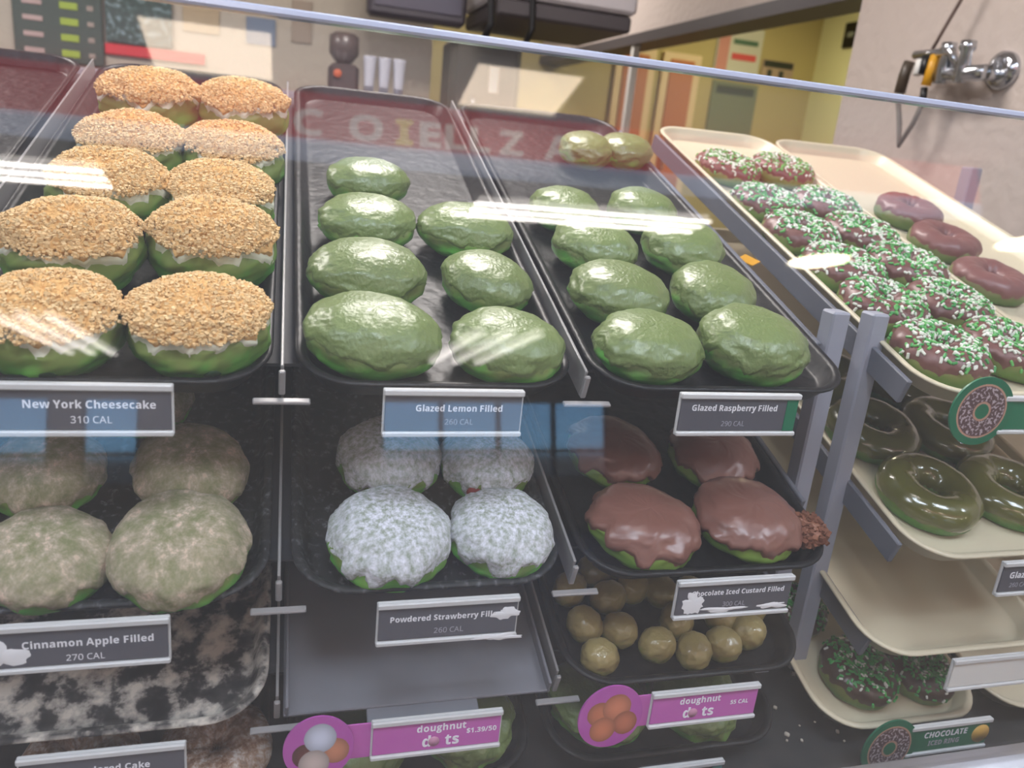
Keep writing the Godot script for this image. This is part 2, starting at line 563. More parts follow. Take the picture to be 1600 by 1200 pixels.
func lamps() -> void:
	var y := 2.35
	# over the case and the customers in front of it
	for k in 5:
		panel_lamp(Vector3(-2.4 + 1.2 * k, y, 0.75), Vector2(0.5, 0.5), 1.35, ["square ceiling lamp above the case, furthest along from the side wall", "square ceiling lamp above the case, second along", "square ceiling lamp right above the case", "square ceiling lamp above the case, nearest but one to the side wall", "square ceiling lamp above the case, nearest to the side wall"][k])
	panel_lamp(Vector3(-0.26, y, 2.22), Vector2(0.40, 0.36), 0.22, "small square ceiling lamp mirrored above the crumb topped doughnuts", Color(1, 0.92, 0.82))
	panel_lamp(Vector3(0.84, y, 2.24), Vector2(0.40, 0.36), 0.22, "small square ceiling lamp mirrored above the glazed doughnuts", Color(1, 0.92, 0.82))
	tube_lamp(Vector3(1.68, y, 3.62), Vector2(1.45, 0.34), 1.7, "long three tube ceiling lamp mirrored over the green glazed doughnuts", 3, true)
	tube_lamp(Vector3(-1.55, y, 3.6), Vector2(1.45, 0.34), 1.7, "long three tube ceiling lamp mirrored over the crumb topped doughnuts", 3, true)
	tube_lamp(Vector3(-2.4, y, 9.3), Vector2(0.75, 3.2), 2.0, "far three tube ceiling lamp mirrored on the front crumb topped doughnut", 3, false)
	tube_lamp(Vector3(2.4, y, 9.3), Vector2(1.0, 3.2), 2.0, "far three tube ceiling lamp mirrored on the front glazed doughnuts", 3, false)
	for k in 2:
		var o := thing("downlight", ["round ceiling downlight mirrored near the steel posts", "round ceiling downlight mirrored at the far right tray"][k], "ceiling lamp", "downlights")
		o.position = [Vector3(3.72, y, 4.28), Vector3(4.78, y, 3.48)][k]
		part("rim", lathe([Vector2(0.25, 0.0), Vector2(0.25, -0.03), Vector2(0.23, -0.035), Vector2(0.22, -0.01)]), M.white, o)
		part("bulb", lathe([Vector2(0.005, -0.05), Vector2(0.13, -0.046), Vector2(0.2, -0.03), Vector2(0.215, -0.008)]), glow(Color(1, 0.95, 0.8), 30.0), o)
		var l := SpotLight3D.new()
		l.name = "spot_light"
		l.light_energy = 0.5
		l.light_color = Color(1, 0.95, 0.8)
		l.spot_angle = 70
		l.spot_range = 15
		l.spot_attenuation = 2.0
		l.light_size = 0.1
		l.shadow_enabled = true
		o.add_child(l)
		l.position = Vector3(0, -0.08, 0)
		l.rotation.x = -PI / 2
	# behind the counter and in the back room
	panel_lamp(Vector3(-1.2, y, -1.3), Vector2(0.5, 0.5), 2.2, "square ceiling lamp over the work counter near the menu board", Color(1, 0.97, 0.95))
	panel_lamp(Vector3(0.3, y, -1.0), Vector2(0.5, 0.5), 2.4, "square ceiling lamp over the work counter near the hood", Color(1, 0.97, 0.95))
	panel_lamp(Vector3(0.75, y, -3.3), Vector2(0.5, 0.5), 2.0, "square ceiling lamp behind the extractor hood", Color(1, 0.97, 0.95))
	panel_lamp(Vector3(2.6, y, -3.4), Vector2(0.5, 0.5), 2.0, "square ceiling lamp in the yellow back room", Color(1.0, 0.95, 0.78))
	panel_lamp(Vector3(3.0, y, -1.5), Vector2(0.5, 0.5), 1.2, "square ceiling lamp in the back room behind the side wall", Color(1.0, 0.95, 0.78))
	# lit red fascia hanging over the customers
	var sg := thing("shop_sign", "lit red sign board with white letters, mirrored in the glass", "sign")
	sg.position = Vector3(1.0, 2.255, 2.52)
	part("board", box(Vector3(4.6, 0.18, 0.05), 0.004), glow(Color(0.62, 0.05, 0.06), 1.9), sg)
	part("light_trim", box(Vector3(4.6, 0.075, 0.06), 0.004), glow(Color(0.72, 0.76, 0.86), 1.6), sg).position.y = -0.128
	var spots := {"C": [0.07], "O": [0.29], "I": [0.44], "E": [0.54], "L": [0.64, 0.74], "Z": [0.88], "A": [1.09]}
	for ch in spots:
		for x in spots[ch]:
			var tm := TextMesh.new()
			tm.text = ch
			tm.font = bold
			tm.font_size = 64
			tm.pixel_size = 0.0021
			tm.depth = 0.02
			var le := part("letter", tm, glow(Color(0.85, 0.82, 0.80) if ch != "I" else Color(0.9, 0.8, 0.1), 1.6), sg)
			le.scale = Vector3(1.5, 1.0, 1.0)
			le.position = Vector3(x - 1.0, -0.035, -0.035)
	area(sg, Vector2(4.5, 0.2), 0.12, Color(1.0, 0.45, 0.42), Vector3(0, -0.02, -0.06), false)

# =====================================================================
# behind the counter
# =====================================================================
func back_of_house() -> void:
	# menu board
	var mb := thing("menu_board", "dark green menu board with pale and yellow rows of writing", "menu board")
	mb.position = Vector3(-0.75, 1.42, -2.64)
	part("panel", box(Vector3(0.27, 0.26, 0.02), 0.003), mat(Color(0.25, 0.30, 0.27), 0.6), mb)
	for r in 5:
		part("price_row", box(Vector3(0.06, 0.016, 0.004), 0.001), mat(Color(0.72, 0.62, 0.60), 0.6), mb).position = Vector3(-0.075, 0.10 - 0.05 * r, 0.012)
		part("menu_row", box(Vector3(0.055, 0.022, 0.004), 0.001), mat(Color(0.62, 0.70, 0.22), 0.6), mb).position = Vector3(0.035, 0.10 - 0.05 * r, 0.012)
		part("small_row", box(Vector3(0.02, 0.016, 0.004), 0.001), mat(Color(0.62, 0.56, 0.52), 0.6), mb).position = Vector3(0.1, 0.10 - 0.05 * r, 0.012)
	var pic := thing("wall_picture", "dark teal picture with a pale blue patch beside the menu board", "picture")
	pic.position = Vector3(-0.50, 1.475, -2.64)
	part("panel", box(Vector3(0.21, 0.2, 0.02), 0.003), tri_tex(mat(Color.WHITE, 0.6), noise_tex(101, 0.02, [Color(0.22, 0.28, 0.27), Color(0.25, 0.32, 0.30), Color(0.50, 0.58, 0.60)], [0.3, 0.55, 0.8]), 6.0), pic)
	var rs := part("red_shelf_strip", box(Vector3(0.32, 0.035, 0.02), 0.003), mat(Color(0.82, 0.16, 0.20), 0.5))
	mark(rs, "bright red strip below the dark teal picture", "strip")
	rs.position = Vector3(-0.45, 1.352, -2.64)
	# work counter and what stands on it
	var wc := thing("work_counter", "long grey work counter behind the display case", "counter")
	wc.position = Vector3(-0.75, -0.25, -2.2)
	part("worktop", box(Vector3(2.5, 0.04, 0.7), 0.006), M.steel, wc).position.y = 1.49
	part("cabinet", box(Vector3(2.45, 1.47, 0.64), 0.006), M.wall_beige, wc).position.y = 0.735
	var cx := [-0.30, -0.10, 0.04]
	var shade := [Color(0.70, 0.62, 0.50), Color(0.45, 0.50, 0.58), Color(0.62, 0.56, 0.50)]
	for k in 3:
		var o := part("notice_sheet", box(Vector3([0.12, 0.10, 0.07][k], [0.12, 0.09, 0.14][k], 0.006), 0.001), mat(shade[k], 0.7))
		o.position = Vector3(cx[k], [1.50, 1.47, 1.52][k], -2.645)
		mark(o, ["tan notice sheet on the beige wall", "blue grey notice sheet on the beige wall", "tall pale notice sheet on the beige wall near the hood"][k], "notice")
	var gm := thing("coffee_grinder", "dark coffee grinder with a hopper on the work counter", "coffee grinder")
	gm.position = Vector3(0.16, 1.26, -2.1)
	part("body", box(Vector3(0.09, 0.10, 0.10), 0.012), mat(Color(0.25, 0.20, 0.20), 0.5), gm).position.y = 0.05
	part("hopper", lathe([Vector2(0.02, 0.10), Vector2(0.045, 0.13), Vector2(0.045, 0.18), Vector2(0.03, 0.19), Vector2(0.001, 0.19)]), mat(Color(0.33, 0.28, 0.27), 0.3), gm)
	part("knob", lathe([Vector2(0.012, 0), Vector2(0.012, 0.012), Vector2(0.001, 0.012)], 14), mat(Color(0.75, 0.35, 0.2), 0.4), gm).transform = Transform3D(Basis(Vector3.RIGHT, PI / 2), Vector3(-0.02, 0.07, 0.05))
	for k in 3:
		var cup := thing("cup_stack", ["white paper cup stack beside the dark grinder", "white paper cup stack in the middle of three", "white paper cup stack nearest the tall grey dispenser"][k], "cups", "cup stacks")
		cup.position = Vector3(0.235 + 0.045 * k, 1.26, -2.05)
		part("cups", lathe([Vector2(0.012, 0), Vector2(0.018, 0.10), Vector2(0.02, 0.125), Vector2(0.02, 0.13), Vector2(0.017, 0.13), Vector2(0.014, 0.02), Vector2(0.001, 0.02)], 18), mat(Color(0.70, 0.70, 0.74), 0.6), cup)
	var td := thing("drink_dispenser", "tall olive grey drink dispenser with a white card", "dispenser")
	td.position = Vector3(0.68, 1.2, -2.5)
	part("body", box(Vector3(0.26, 0.32, 0.2), 0.02), mat(Color(0.36, 0.34, 0.30), 0.5), td).position.y = 0.16
	part("card", box(Vector3(0.035, 0.09, 0.004), 0.001), M.white, td).position = Vector3(0.03, 0.19, 0.103)
	part("spout", tube([Vector3(-0.05, 0.12, 0.1), Vector3(-0.05, 0.12, 0.14), Vector3(-0.05, 0.08, 0.15)], 0.012), M.chrome, td)
	part("plinth", box(Vector3(0.3, 1.44, 0.3), 0.01), M.wall_beige, td).position.y = -0.73
	# hood and monitor
	var hd := thing("extractor_hood", "large light grey extractor hood with a dark underside", "hood")
	hd.position = Vector3(0.83, 1.55, -2.25)
	part("casing", box(Vector3(0.46, 0.74, 0.52), 0.01), mat(Color(0.70, 0.68, 0.69), 0.5), hd).position.y = 0.425
	part("underside", box(Vector3(0.44, 0.05, 0.50), 0.008), mat(Color(0.26, 0.24, 0.25), 0.6), hd).position.y = 0.026
	var mo := thing("monitor", "dark monitor hanging beside the grey hood", "monitor")
	mo.position = Vector3(0.41, 1.66, -2.35)
	part("housing", box(Vector3(0.33, 0.24, 0.08), 0.012), mat(Color(0.28, 0.26, 0.29), 0.5), mo)
	part("screen", box(Vector3(0.29, 0.18, 0.006), 0.001), mat(Color(0.34, 0.33, 0.38), 0.3), mo).position.z = 0.042
	part("bracket", box(Vector3(0.05, 0.6, 0.04), 0.005), M.dark_trim, mo).position = Vector3(0, 0.39, -0.01)
	for k in 2:
		var cb := part("hanging_cable", tube([Vector3(0, 0.6, 0), Vector3(0.01, 0.2, 0), Vector3(0.02, 0.05, 0.01), Vector3(0.0, 0.0, 0)], 0.010), M.black)
		cb.position = [Vector3(0.50, 1.43, -1.7), Vector3(0.70, 1.47, -2.0)][k]
		mark(cb, ["black cable hanging in front of the dark monitor", "black cable hanging under the grey hood"][k], "cable")
	# yellow back room
	for k in 2:
		var dr := thing("cupboard_door", ["narrow orange cupboard door nearest the thin upright", "narrow orange cupboard door next to the white poster"][k], "cupboard door")
		dr.position = Vector3([2.12, 2.44][k], 1.0, -4.48)
		part("frame", box(Vector3(0.27, 1.66, 0.03), 0.004), mat(Color(0.80, 0.72, 0.58), 0.6), dr)
		part("leaf", box(Vector3(0.17, 1.58, 0.03), 0.004), M.orange, dr).position = Vector3(0, 0, 0.012)
		part("handle", tube([Vector3(-0.06, 0.1, 0.03), Vector3(-0.06, 0.1, 0.06), Vector3(-0.06, 0.2, 0.06), Vector3(-0.06, 0.2, 0.03)], 0.008), M.chrome, dr)
	var ps := thing("poster", "white poster with dark green and red lines on the yellow wall", "poster")
	ps.position = Vector3(2.84, 1.88, -4.49)
	part("sheet", box(Vector3(0.33, 0.32, 0.012), 0.002), mat(Color(0.72, 0.72, 0.66), 0.6), ps)
	part("pink_panel", box(Vector3(0.08, 0.24, 0.004), 0.001), mat(Color(0.72, 0.50, 0.46), 0.6), ps).position = Vector3(-0.115, 0.0, 0.008)
	part("green_line", box(Vector3(0.18, 0.03, 0.004), 0.001), mat(Color(0.28, 0.40, 0.32), 0.6), ps).position = Vector3(0.04, 0.07, 0.008)
	part("red_line", box(Vector3(0.18, 0.04, 0.004), 0.001), mat(Color(0.75, 0.30, 0.30), 0.6), ps).position = Vector3(0.04, -0.02, 0.008)
	var p2 := thing("poster", "dark green poster low beside the orange cupboard door", "poster")
	p2.position = Vector3(2.86, 1.52, -4.49)
	part("sheet", box(Vector3(0.34, 0.36, 0.012), 0.002), mat(Color(0.42, 0.45, 0.36), 0.6), p2)
	part("dark_line", box(Vector3(0.28, 0.05, 0.004), 0.001), mat(Color(0.22, 0.25, 0.22), 0.6), p2).position = Vector3(0, 0.13, 0.008)
	var p3 := thing("poster", "small black and pale poster next to the bright pillar", "poster")
	p3.position = Vector3(3.15, 1.80, -4.49)
	part("sheet", box(Vector3(0.24, 0.14, 0.012), 0.002), mat(Color(0.62, 0.54, 0.46), 0.6), p3)
	part("dark_band", box(Vector3(0.22, 0.04, 0.004), 0.001), mat(Color(0.16, 0.18, 0.16), 0.6), p3).position = Vector3(0, 0.045, 0.008)
	for k in 2:
		part("dark_figure", box(Vector3(0.035, 0.07, 0.004), 0.006), mat(Color(0.18, 0.20, 0.18), 0.6), p3).position = Vector3(-0.06 + 0.09 * k, -0.025, 0.008)
	var bs := thing("wall_sign", "small black sign on the bright pillar", "sign")
	bs.position = Vector3(3.43, 2.04, -4.16)
	part("plate", box(Vector3(0.02, 0.15, 0.14), 0.003), M.black, bs)
	part("pale_mark", box(Vector3(0.004, 0.03, 0.06), 0.001), mat(Color(0.5, 0.52, 0.48), 0.6), bs).position.x = -0.011
	# tap on the side wall
	var fc := thing("spray_tap", "chrome wall tap with black and yellow handles and hoses", "tap")
	fc.position = Vector3(1.5, 1.44, -1.02)
	part("wall_plate", lathe([Vector2(0.04, 0), Vector2(0.04, 0.012), Vector2(0.025, 0.02), Vector2(0.001, 0.02)]), M.chrome, fc).transform = Transform3D(Basis(Vector3.BACK, PI / 2), Vector3(0, 0, 0.08))
	part("body", tube([Vector3(-0.07, -0.012, -0.06), Vector3(-0.07, -0.012, 0.10)], 0.017, 16), M.chrome, fc)
	part("inlet", tube([Vector3(0, -0.012, 0.08), Vector3(-0.07, -0.012, 0.08)], 0.013, 14), M.chrome, fc)
	part("upper_pipe", tube([Vector3(-0.08, 0.035, -0.11), Vector3(-0.08, 0.035, 0.0), Vector3(-0.07, 0.0, 0.02)], 0.010, 12), M.chrome, fc)
	for k in 2:
		part("valve", lathe([Vector2(0.013, -0.03), Vector2(0.016, 0.0), Vector2(0.012, 0.03), Vector2(0.018, 0.04), Vector2(0.016, 0.055), Vector2(0.001, 0.058)]), M.chrome, fc).position = Vector3(-0.075, 0.0, -0.015 + 0.055 * k)
	part("yellow_lever", tube([Vector3(-0.08, 0.03, -0.045), Vector3(-0.085, 0.0, -0.042), Vector3(-0.085, -0.035, -0.048)], 0.011, 12), M.yellow, fc)
	part("black_lever", tube([Vector3(-0.085, 0.03, -0.065), Vector3(-0.09, -0.01, -0.06)], 0.010, 12), M.black, fc)
	part("white_grip", tube([Vector3(-0.09, 0.022, -0.078), Vector3(-0.095, -0.012, -0.074)], 0.009, 12), M.white, fc)
	part("black_nozzle", tube([Vector3(-0.085, -0.04, -0.050), Vector3(-0.085, -0.075, -0.045)], 0.008, 12), M.black, fc)
	part("brown_sprayer", tube([Vector3(-0.085, 0.02, -0.118), Vector3(-0.09, -0.01, -0.12), Vector3(-0.09, -0.05, -0.122)], 0.013, 12), mat(Color(0.28, 0.24, 0.20), 0.4), fc)
	part("sprayer_tip", tube([Vector3(-0.09, -0.05, -0.122), Vector3(-0.09, -0.07, -0.12)], 0.009, 12), M.white, fc)
	part("hose", tube([Vector3(-0.09, -0.07, -0.12), Vector3(-0.085, -0.12, -0.105), Vector3(-0.085, -0.17, -0.09), Vector3(-0.085, -0.12, -0.06), Vector3(-0.085, -0.075, -0.045)], 0.006, 10), mat(Color(0.42, 0.39, 0.37), 0.5), fc)
	var sp := part("stay_rod", tube([Vector3(1.43, 1.47, -1.10), Vector3(1.47, 1.85, -0.95)], 0.004, 8), mat(Color(0.45, 0.38, 0.36), 0.5))
	mark(sp, "thin brown rod slanting up the grey wall from the tap", "rod")

# =====================================================================
# display case
# =====================================================================
const GT := Vector3(0, 1.252, -0.02)
const GB := Vector3(0, 0.66, 0.0992)

func display_case() -> void:
	var dc := thing("display_case", "glass fronted bakery display case with four sloping shelves of trays", "display case")
	var x0 := -0.80
	var x1 := 1.36
	var xm := (x0 + x1) / 2
	var wd := x1 - x0
	# glass
	var mid := (GT + GB) / 2
	var up := (GT - GB).normalized()
	var hgt := (GT - GB).length()
	var gb := Basis(Vector3.RIGHT, up, Vector3.RIGHT.cross(up))
	var gl := part("front_glass", box(Vector3(wd, hgt, 0.006)), M.glass, dc)
	gl.transform = Transform3D(gb, mid + Vector3(xm, 0, 0))
	var te := part("top_edge", box(Vector3(wd, 0.006, 0.008), 0.0015), M.edge, gl)
	te.position = Vector3(0, hgt / 2 + 0.003, 0)
	# base
	part("bottom_rail", box(Vector3(wd, 0.030, 0.05), 0.006), M.aluminium, dc).position = Vector3(xm, 0.642, 0.105)
	part("rail_groove", box(Vector3(wd, 0.008, 0.052), 0.002), M.dark_trim, dc).position = Vector3(xm, 0.622, 0.105)
	part("deck", box(Vector3(wd, 0.02, 0.86), 0.003), M.case_dark, dc).transform = Transform3D(SB, FRONT[4] + SB.y * -0.040 - SB.z * 0.35 + Vector3(xm, 0, 0))
	part("plinth", box(Vector3(wd, 0.74, 0.80), 0.01), M.grey_paint, dc).position = Vector3(xm, 0.12, -0.30)
	part("front_panel", box(Vector3(wd, 0.12, 0.04), 0.006), M.grey_paint, dc).position = Vector3(xm, 0.555, 0.11)
	# shelves
	for lv in [1, 2, 3]:
		var sh := part("shelf", box(Vector3(1.30, 0.003, 0.70)), M.shelf_dark, dc)
		sh.transform = Transform3D(SB, FRONT[lv] + SB.y * -0.0225 - SB.z * 0.41 + Vector3(-0.143, 0, 0))
	# bare grey plate where the middle tray of the third shelf is out, with the tab its tag sits on
	var pl := part("bare_plate", box(Vector3(0.236, 0.004, 0.745), 0.001), M.shelf_grey, dc)
	pl.transform = Transform3D(SB, FRONT[3] + SB.y * -0.016 - SB.z * 0.386 + Vector3(0.120, 0, 0))
	for x in [0.005, 0.236]:
		part("plate_flange", box(Vector3(0.003, 0.014, 0.745), 0.0008), M.shelf_grey, pl).position = Vector3(x - 0.120, 0.006, 0)
	part("plate_tab", box(Vector3(0.098, 0.004, 0.02), 0.001), M.shelf_grey, pl).position = Vector3(0.0, -0.002, 0.378)
	# dividers with their front brackets
	for lv in [1, 2, 3]:
		for x in [-0.262, -0.003, 0.243]:
			var fn := part("divider", box(Vector3(0.0025, 0.026, 0.73), 0.0006), M.fin, dc)
			fn.transform = Transform3D(SB, FRONT[lv] + SB.y * -0.008 - SB.z * 0.385 + Vector3(x, 0, 0))
			var br := part("bracket", box(Vector3(0.042, 0.003, 0.006), 0.0008), M.fin, dc)
			br.transform = Transform3D(SB, FRONT[lv] + SB.y * -0.017 - SB.z * 0.004 + Vector3(x, 0, 0))
			var st := part("bracket_stem", box(Vector3(0.005, 0.022, 0.004), 0.001), M.fin, dc)
			st.transform = Transform3D(SB, FRONT[lv] + SB.y * -0.008 - SB.z * 0.016 + Vector3(x, 0, 0))
	# posts between the two bays
	for x in [0.540, 0.588]:
		var po := part("post", box(Vector3(0.021, 0.72, 0.021), 0.002), M.grey_paint, dc)
		po.position = Vector3(x, 0.697, -0.10)
		for lv in [1, 2, 3]:
			var near := 0.095 if x < 0.55 else 0.03
			var arm := part("shelf_arm", box(Vector3(0.006, 0.026, 0.73 - near), 0.001), M.arm_grey, dc)
			arm.transform = Transform3D(SB, FRONT[lv] + SB.y * -0.019 - SB.z * (0.365 + near / 2) + Vector3(0.522 if x < 0.55 else 0.587 if lv == 1 else 0.597, 0, 0))
	# back corner posts and rear frame
	for x in [x0 + 0.015, x1 - 0.015]:
		part("rear_post", box(Vector3(0.03, 0.98, 0.03), 0.003), M.grey_paint, dc).position = Vector3(x, 0.74, -0.80)
	# warm yellow sticker
	var sk := part("sticker", box(Vector3(0.022, 0.001, 0.022)), M.yellow, dc)
	sk.transform = Transform3D(SB * Basis(Vector3.UP, 0.6), FRONT[1] + SB.y * -0.017 - SB.z * 0.30 + Vector3(0.548, 0, 0))

# =====================================================================
# trays
# =====================================================================
func tray_mesh(w: float, l := 0.765) -> ArrayMesh:
	return rect_loops(w, l, 0.05, [[0.014, 0.0], [0.004, 0.0165], [0.0008, 0.0172], [0.0, 0.0185], [0.0008, 0.0198], [0.003, 0.0205], [0.006, 0.0200], [0.0085, 0.0180], [0.0145, 0.0035], [0.018, 0.0022], [0.024, 0.0020]])

func tray(level: int, x: float, w: float, m: Material, label: String, group: String) -> void:
	var o := thing("tray", label, "tray", group)
	var body := part("pan", tray_mesh(w), m, o)
	body.position.y = 0.0
	o.transform = shelf_at(level, x, 0.386, -0.0200)

func trays() -> void:
	var B := "black doughnut trays"
	var C := "cream doughnut trays"
	tray(1, -0.131, 0.242, M.tray_black, "black tray of crumb topped doughnuts above the New York Cheesecake tag", B)
	tray(1, 0.121, 0.230, M.tray_black, "black tray of smooth green doughnuts above the Glazed Lemon Filled tag", B)
	tray(1, 0.381, 0.258, M.tray_black, "black tray of round green doughnuts above the Glazed Raspberry Filled tag", B)
	tray(1, -0.394, 0.242, M.tray_black, "empty black tray beside the crumb topped doughnuts on the top shelf", B)
	tray(1, 0.702, 0.220, M.tray_cream, "cream tray of sprinkled ring doughnuts on the top shelf", C)
	tray(1, 0.932, 0.235, M.tray_cream, "cream tray of plain frosted rings beside the sprinkled ones", C)
	tray(2, -0.131, 0.242, M.tray_dusty, "black tray above the Cinnamon Apple Filled tag", B)
	tray(2, 0.121, 0.230, M.tray_dusty, "powder dusted black tray above the Powdered Strawberry Filled tag", B)
	tray(2, 0.381, 0.258, M.tray_black, "black tray of chocolate topped doughnuts on the second shelf", B)
	tray(2, -0.394, 0.242, M.tray_black, "black tray at the edge of the second shelf beside the cinnamon apple tray", B)
	tray(2, 0.722, 0.240, M.tray_cream, "cream tray of shiny green glazed rings on the second shelf", C)
	tray(2, 0.984, 0.250, M.tray_cream, "cream tray beside the shiny green glazed rings on the second shelf", C)
	tray(3, -0.131, 0.242, M.tray_powder, "empty black tray smeared with white powder above the Powdered Cake tag", B)
	tray(3, 0.381, 0.258, M.tray_black, "black tray of small glazed doughnut holes above a pink tag", B)
	tray(3, 0.706, 0.240, M.tray_cream, "empty cream tray on the third shelf behind a pale blank tag", C)
	tray(4, -0.131, 0.242, M.tray_black, "black tray of powdered cake rings on the bottom deck", B)
	tray(4, 0.121, 0.230, M.tray_black, "black tray of green doughnuts under the pink tag with mixed doughnut holes", B)
	tray(4, 0.381, 0.258, M.tray_black, "black tray of green doughnuts under the pink tag with glazed doughnut holes", B)
	tray(4, 0.668, 0.215, M.tray_cream, "cream tray of dark sprinkled rings on the bottom deck", C)
	tray(4, 0.905, 0.235, M.tray_cream, "cream tray at the corner of the bottom deck", C)

# =====================================================================
# doughnuts
# =====================================================================
const FLOOR := -0.0178

func place(proto: Node3D, first: bool, level: int, x: float, d: float, turn: float, scale: Vector3, label: String, h := FLOOR) -> Node3D:
	var o := proto
	if not first:
		o = proto.duplicate()
		o.name = numbered(String(proto.name).rstrip("_0123456789"))
		add_child(o, true)
	var t := shelf_at(level, x, d, h)
	t.basis = t.basis * Basis(Vector3.UP, turn) * Basis.from_scale(scale)
	o.transform = t
	o.set_meta("label", label)
	return o

# makes variants, then places them at spots [x, d, size, label]
func lay_out(protos: Array, level: int, spots: Array, sd: int, dims := 0.0) -> void:
	var g := RandomNumberGenerator.new()
	g.seed = sd
	for i in spots.size():
		var s: Array = spots[i]
		var k: int = i % protos.size()
		var size: float = s[2] / 0.104
		place(protos[k], i < protos.size(), level, s[0], s[1], s[4] if s.size() > 4 else g.randf() * TAU, Vector3(size, size, size) * Vector3(g.randf_range(0.97, 1.03), g.randf_range(0.95, 1.05), 1), s[3])

func doughnuts() -> void:
	var green := Color(0.11, 0.44, 0.06)
	var olive := Color(0.19, 0.25, 0.06)
	var crumbed := []
	for k in 3:
		var o := thing("crumb_doughnut", "x", "doughnut", "crumb topped doughnuts")
		var q := {"rx": 0.052, "rz": 0.050, "top": 0.029, "bot": 0.031, "amp": 0.10, "n": noise(200 + k, 0.9), "dimple": 0.006 if k == 1 else 0.0}
		part("dough", shell(q, green, olive), M.dough, o)
		part("icing", shell_cap(q, 0.34, 0.5, 0.0022), M.icing, o)
		part("topping", shell_cap(q, 0.50, 0.5, 0.005, 0.004, 120, 48), M.crumb_base, o)
		var cr := part("crumbs", crumb_bits(q, 0.52, 0.0056, 1900, 0.0023), M.crumbs, o)
		cr.set_meta("kind", "stuff")
		var hole := part("filling_hole", lattice(16, 6, func(t, w): return Vector3(cos(t) * 0.0062 * cos(w * 1.5), sin(t) * 0.0052 * cos(w * 1.5), 0.0016 * sin(w * 1.5))), mat(Color(0.10, 0.24, 0.09), 0.6), o)
		hole.position = shell_point(q, PI / 2, -0.30) - Vector3(0, 0, 0.0006)
		hole.rotation.x = 0.35
		crumbed.append(o)
	var c := "crumb topped green doughnut, "
	lay_out(crumbed, 1, [
		[-0.166, 0.056, 0.104, c + "front row, the one furthest from the glazed tray", 0.15],
		[-0.064, 0.190, 0.110, c + "second row, beside the divider", 2.6],
		[-0.064, 0.060, 0.104, c + "front row, beside the divider", 0.25],
		[-0.172, 0.172, 0.110, c + "second row, the one furthest from the glazed tray", 3.6],
		[-0.165, 0.290, 0.108, c + "third row, with a dimple in its crumbs", 3.0],
		[-0.064, 0.296, 0.106, c + "third row, beside the divider"],
		[-0.160, 0.400, 0.110, c + "fourth row, the one furthest from the glazed tray"],
		[-0.058, 0.405, 0.110, c + "fourth row, beside the divider"],
		[-0.163, 0.560, 0.114, c + "back row, furthest from the glazed tray"],
		[-0.055, 0.560, 0.112, c + "back row, beside the divider"]], 1)
	# lemon: smooth long shells
	var smooth := []
	for k in 3:
		var o := thing("glazed_filled_doughnut", "x", "doughnut", "glazed lemon filled doughnuts")
		var q := {"rx": 0.053, "rz": 0.044, "top": 0.027, "bot": 0.026, "amp": 0.07, "n": noise(300 + k, 0.8)}
		part("dough", shell(q, green * 1.3, Color(0.20, 0.24, 0.075)), M.glaze, o)
		part("glaze", shell_cap(q, 0.02, 0.3, 0.0012, 0.0005, 80, 30), glaze_top(), o)
		smooth.append(o)
	var l := "smooth green doughnut in the lemon filled tray, "
	lay_out(smooth, 1, [
		[0.068, 0.060, 0.108, l + "front row, by the crumb tray", -0.35],
		[0.180, 0.052, 0.098, l + "front row, by the rounder doughnuts", -0.3],
		[0.071, 0.165, 0.106, l + "second row, by the crumb tray", -0.1],
		[0.184, 0.166, 0.094, l + "second row, by the rounder doughnuts", -1.0],
		[0.080, 0.284, 0.100, l + "third row, by the crumb tray", 0.05],
		[0.182, 0.276, 0.098, l + "third row, by the rounder doughnuts", -0.2],
		[0.088, 0.395, 0.092, l + "last of its row, by the crumb tray", 0.1]], 2)
	var roundish := []
	for k in 3:
		var o := thing("glazed_filled_doughnut", "x", "doughnut", "glazed raspberry filled doughnuts")
		var q := {"rx": 0.052, "rz": 0.047, "top": 0.029, "bot": 0.027, "amp": 0.07, "n": noise(330 + k, 0.9)}
		part("dough", shell(q, green * 1.1, Color(0.19, 0.22, 0.085)), M.glaze, o)
		part("glaze", shell_cap(q, 0.0, 0.4, 0.0012, 0.0005, 80, 30), glaze_top(), o)
		roundish.append(o)
	l = "rounder green doughnut in the raspberry filled tray, "
	lay_out(roundish, 1, [
		[0.313, 0.058, 0.098, l + "front row, by the lemon tray"],
		[0.420, 0.062, 0.106, l + "front row, by the posts", -0.4],
		[0.317, 0.153, 0.098, l + "second row, by the lemon tray"],
		[0.428, 0.166, 0.098, l + "second row, by the posts"],
		[0.324, 0.257, 0.096, l + "third row, with a dark spot"],
		[0.436, 0.270, 0.104, l + "third row, by the posts"],
		[0.318, 0.360, 0.086, l + "fourth row, by the lemon tray"],
		[0.424, 0.372, 0.090, l + "fourth row, by the posts"],
		[0.415, 0.585, 0.086, l + "far back, by the lemon tray"],
		[0.480, 0.595, 0.086, l + "far back, by the posts"]], 3)
	# cinnamon apple, powdered tan
	var tan := []
	for k in 2:
		var o := thing("powdered_doughnut", "x", "doughnut", "cinnamon apple doughnuts")
		var q := {"rx": 0.052, "rz": 0.048, "top": 0.027, "bot": 0.027, "amp": 0.08, "n": noise(400 + k, 0.8)}
		part("dough", shell(q, green * 1.2, Color(0.16, 0.20, 0.05)), M.dough, o)
		part("powder_coating", shell_cap(q, -0.16, 0.6, 0.0012), M.sugar_tan, o)
		tan.append(o)
	l = "green doughnut dusted with tan powder, "
